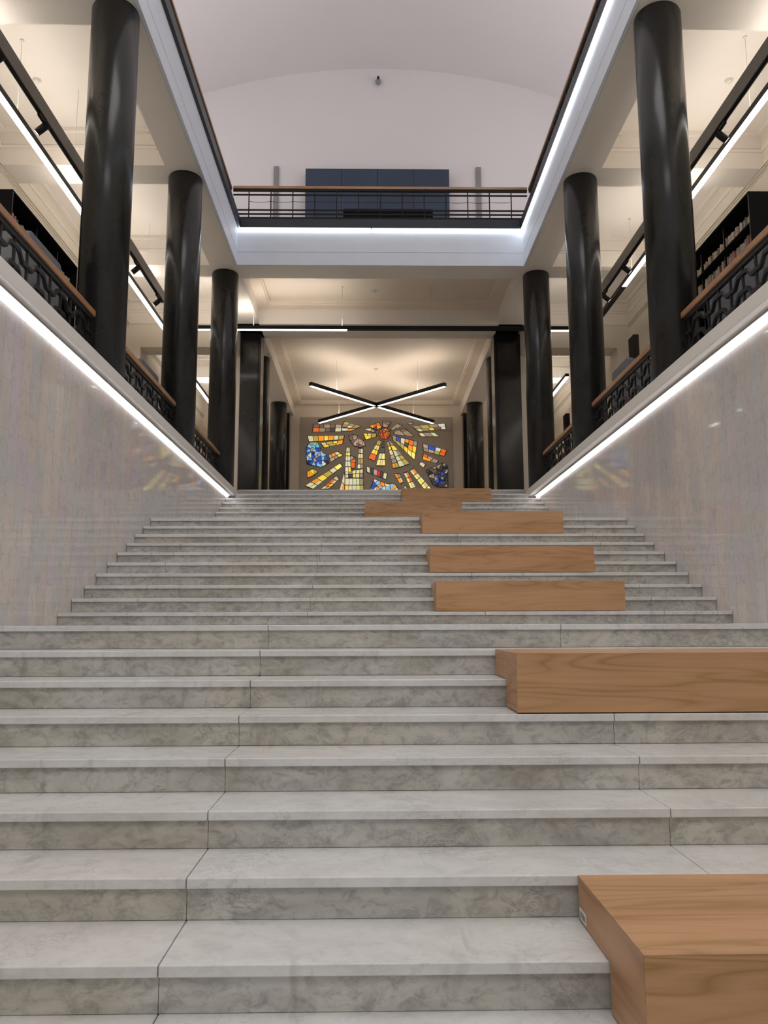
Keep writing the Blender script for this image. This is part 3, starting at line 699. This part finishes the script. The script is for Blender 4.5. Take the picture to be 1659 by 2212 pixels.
def clusters():
    out = []
    def lerp(a, b, t): return (a[0]+(b[0]-a[0])*t, a[1]+(b[1]-a[1])*t)
    def Gd(q, rows, dx=0):
        q = [(x+dx, y) for x, y in q]; panes = []
        nr = len(rows); vs = [0]+[min(0.97, max(0.03, (i+random.uniform(-0.12, 0.12))/nr)) for i in range(1, nr)]+[1]
        for i, row in enumerate(rows):
            nc = len(row); us = [0]+[(j+random.uniform(-0.15, 0.15))/nc for j in range(1, nc)]+[1]
            def pt(u, v): return lerp(lerp(q[0], q[1], u), lerp(q[3], q[2], u), v)
            for j, ch in enumerate(row):
                panes.append(([pt(us[j], vs[i]), pt(us[j+1], vs[i]), pt(us[j+1], vs[i+1]), pt(us[j], vs[i+1])], ch))
        out.append((q, panes))
    def Sh(poly, n, colors, dx=0):
        poly = [(x+dx, y) for x, y in poly]; parts = [poly]
        def area(p): return abs(sum(p[i][0]*p[(i+1) % len(p)][1]-p[(i+1) % len(p)][0]*p[i][1] for i in range(len(p))))/2
        while len(parts) < n:
            parts.sort(key=area); p = parts.pop()
            cxx = sum(a[0] for a in p)/len(p); cyy = sum(a[1] for a in p)/len(p)
            best = max(((a, b) for a in p for b in p), key=lambda ab: (ab[0][0]-ab[1][0])**2+(ab[0][1]-ab[1][1])**2)
            ang = math.atan2(best[1][1]-best[0][1], best[1][0]-best[0][0])+random.uniform(-0.5, 0.5)
            nx, ny = math.cos(ang), math.sin(ang); d0 = cxx*nx+cyy*ny
            A, Bp = [], []
            for i in range(len(p)):
                a, b = p[i], p[(i+1) % len(p)]; da = a[0]*nx+a[1]*ny-d0; db = b[0]*nx+b[1]*ny-d0
                (A if da >= 0 else Bp).append(a)
                if da*db < 0:
                    m = lerp(a, b, da/(da-db)); A.append(m); Bp.append(m)
            if len(A) < 3 or len(Bp) < 3: parts.append(p); break
            parts += [A, Bp]
        out.append((poly, [(p, random.choice(colors)) for p in parts]))
    D = 1567
    Gd([(345,250),(905,262),(905,325),(338,325)], ['bbnbp']); Gd([(338,325),(905,325),(900,400),(330,410)], ['rnbkg'])
    Gd([(960,195),(1285,295),(1180,345),(905,300)], ['vnv', 'ncn']); Gd([(905,330),(1180,350),(1090,390),(905,385)], ['wo'])
    Gd([(230,485),(960,475),(935,560),(260,605)], ['gvoyogv']); Gd([(490,625),(935,570),(930,640),(560,720)], ['gvyo', 'yvo'])
    Sh([(270,620),(430,610),(520,820),(600,860),(655,1025),(515,1110),(225,1040),(205,735)], 34, 'LLLTTBBKBwp')
    Gd([(645,860),(830,795),(930,870),(690,1010)], ['poc', 'pny']); Sh([(230,1190),(350,1140),(445,1200),(370,1260),(240,1320)], 4, 'ooyv')
    Gd([(880,1030),(925,1090),(345,1540),(195,1470)], ['Y', 'c', 'v', 'y', 'og', 'cg']); Gd([(810,1280),(860,1335),(660,1540),(500,1540)], ['cc', 'rc', 'ry', 'gv'])
    Sh([(1040,480),(1130,455),(1240,490),(1330,570),(1375,680),(1290,715),(1160,690),(1080,600)], 13, 'nppb')
    Gd([(1005,710),(1065,710),(1075,885),(985,885)], ['cg', 'yY']); Gd([(985,885),(1075,885),(1095,1200),(975,1200)], ['wg', 'wg', 'wy'])
    Sh([(1078,880),(1190,920),(1160,1130),(1098,1130)], 5, 'rpb'); Gd([(1240,735),(1325,735),(1330,1140),(1215,1140)], ['nc', 'cc', 'nv', 'cn'])
    Gd([(975,1200),(1330,1140),(1330,1320),(975,1320)], ['cncgc', 'gkycn']); Gd([(975,1325),(1335,1325),(1335,1760),(975,1760)], ['cwggn', 'ycggv', 'cwgcn'])
    Gd([(955,1220),(970,1300),(955,1760),(820,1760)], ['c', 'co', 'yo'])
    Sh([(1450,290),(1640,215),(1700,310),(1590,370)], 5, 'orBk'); Sh([(1355,355),(1480,330),(1575,400),(1530,415)], 2, 'cp')
    Gd([(1330,435),(1600,440),(1590,500),(1380,560)], ['ycv', 'yv'])
    Sh([(1752+110*math.cos(k*math.pi/9), 440+110*math.sin(k*math.pi/9)) for k in range(18)], 26, 'rrbopRb')
    Sh([(150,195),(320,210),(245,320),(155,310)], 2, 'nb', D); Gd([(310,350),(455,240),(540,285),(325,375)], ['n', 'p', 'n'][:1]+['nn'], D)
    Gd([(360,410),(600,335),(770,495),(390,450)], ['nb', 'nn', 'pn'], D)
    Gd([(340,480),(350,570),(775,965),(840,600)], ['pv', 'Bv', 'cv', 'oky', 'roY', 'nyY'], D)
    Gd([(232,610),(260,590),(470,1110),(355,1130)], ['v', 'y', 'c', 'p', 'n', 'ov'], D); Gd([(262,565),(300,585),(680,1040),(480,1110)][::1], ['n', 'y', 'gn', 'gv', 'gv'], D)
    Gd([(150,590),(185,590),(195,1080),(20,1075)], ['k', 'k', 'cY', 'YcY'], D); Gd([(1635,568),(1690,580),(1560,985),(1425,930)], ['vv', 'gy', 'yy', 'r'])
    Gd([(1400,1090),(1805,1230),(1780,1350),(1405,1205)], ['gkpRkg'])
    Sh([(1545,1340),(1800,1435),(1960,1440),(2160,1760),(1400,1760)], 44, 'LLwwoBTcL')
    Gd([(375,1240),(490,1240),(550,1400),(490,1440)], ['on', 'og'], D); Gd([(560,1225),(640,1200),(900,1700),(790,1720)], ['gr', 'Yr', 'Yc', 'Yy', 'cy'], D)
    Gd([(680,1180),(755,1130),(1110,1550),(1040,1640)], ['co', 'Yc', 'YY', 'Yc', 'cY'], D)
    Sh([(590,1460),(640,1540),(560,1540)], 2, 'cc', D); Sh([(1045,1465),(1190,1600),(960,1600)], 3, 'pcy', D)
    Sh([(1000,1170),(1350,1020),(1430,1100),(1430,1480),(1395,1505),(1215,1495),(1130,1440)], 44, 'KKkkkBbnKKkp', D)
    Gd([(945,640),(1420,770),(1370,890),(955,790)], ['pBwr', 'npvr'], D); Gd([(955,835),(1250,985),(1215,1035),(930,950)], ['rpp', 'on'], D)
    Sh([(905,1000),(995,1050),(950,1125),(860,1045)], 1, 'c', D); Gd([(730,290),(1385,235),(1410,350),(870,400)], ['nvnw', 'gnybw'], D)
    Gd([(860,430),(1180,415),(1270,500),(905,500)], ['cng'], D); Sh([(645,240),(725,200),(760,240),(680,265)], 1, 'n', D)
    return out
for poly, panes in clusters():
    cxx = sum(p[0] for p in poly)/len(poly); cyy = sum(p[1] for p in poly)/len(poly)
    out = []
    for p in poly:
        dx, dy = p[0]-cxx, p[1]-cyy; L = math.hypot(dx, dy) or 1; out.append(toP((p[0]+dx/L*9, p[1]+dy/L*9)))
    ld = MB().prism(out, 'y', 28.940, 28.9545).build('leading', M['lead'], r0)
    pm = MB()
    for p, ch in panes:
        mx = sum(a[0] for a in p)/len(p); my = sum(a[1] for a in p)/len(p); q = []
        for a in p:
            dx, dy = a[0]-mx, a[1]-my; L = math.hypot(dx, dy) or 1; k = max(0.35, 1-8.5/L); q.append(toP((mx+dx*k, my+dy*k)))
        pm.prism(q, 'y', 28.932, 28.9398, keys.index(ch))
    o = pm.build('glass_panes', PM, ld)

# ------------------------------------------------------------------ unseen lamps of the upper room, and added fill lights
def area(name, loc, rot, sx, sy, power, col):
    l = bpy.data.lights.new(name, 'AREA'); l.shape = 'RECTANGLE'; l.size = sx; l.size_y = sy; l.energy = power; l.color = col
    o = bpy.data.objects.new(name, l); COL.objects.link(o); o.location = (loc[0], loc[1], loc[2]+E); o.rotation_euler = rot
    return o
area('vault_uplight_left', (-5.6, 8.5, 9.3), (math.pi, 0.25, 0), 0.6, 19, 400, (1.0, 0.955, 0.945))
area('vault_uplight_right', (6.0, 8.5, 9.3), (math.pi, -0.25, 0), 0.6, 19, 400, (1.0, 0.955, 0.945))
area('stair_fill_light', (0.2, 2.5, 12.0), (0, 0, 0), 4, 7, 290, (1.0, 0.985, 0.97))  # unseen fill added overhead to brighten the steps and marble walls
area('front_fill_light', (0.2, -3.0, 7.0), (0.35, 0, 0), 5, 3, 190, (1.0, 0.96, 0.92))  # unseen fill added behind the camera for the lower steps
w = bpy.data.worlds.new('room_ambient'); S.world = w; w.use_nodes = True
bg = w.node_tree.nodes['Background']; bg.inputs[0].default_value = (1.0, 0.98, 0.96, 1); bg.inputs[1].default_value = 0.5

# ------------------------------------------------------------------ camera
cam = bpy.data.cameras.new('camera'); co = bpy.data.objects.new('camera', cam); COL.objects.link(co)
cam.sensor_fit = 'HORIZONTAL'; cam.sensor_width = 36.0; cam.lens = 1718.26/1659*36.0; cam.clip_start = 0.05; cam.clip_end = 200
pitch, yaw, roll = 0.1406, 0.0156, -0.0033
fwd = Vector((math.sin(yaw)*math.cos(pitch), math.cos(yaw)*math.cos(pitch), math.sin(pitch)))
right = Vector((math.cos(yaw), -math.sin(yaw), 0)); up = right.cross(fwd)
r2 = right*math.cos(roll)+up*math.sin(roll); u2 = up*math.cos(roll)-right*math.sin(roll)
co.matrix_world = Matrix(((r2.x, u2.x, -fwd.x, 0), (r2.y, u2.y, -fwd.y, 0), (r2.z, u2.z, -fwd.z, E), (0, 0, 0, 1)))
S.camera = co
S.cycles.max_bounces = 7; S.cycles.diffuse_bounces = 5; S.cycles.glossy_bounces = 3; S.cycles.caustics_reflective = False; S.cycles.caustics_refractive = False
S.view_settings.view_transform = 'Standard'; S.view_settings.look = 'None'
S.view_settings.exposure = 0.0; S.view_settings.gamma = 1.0; S.view_settings.use_curve_mapping = False
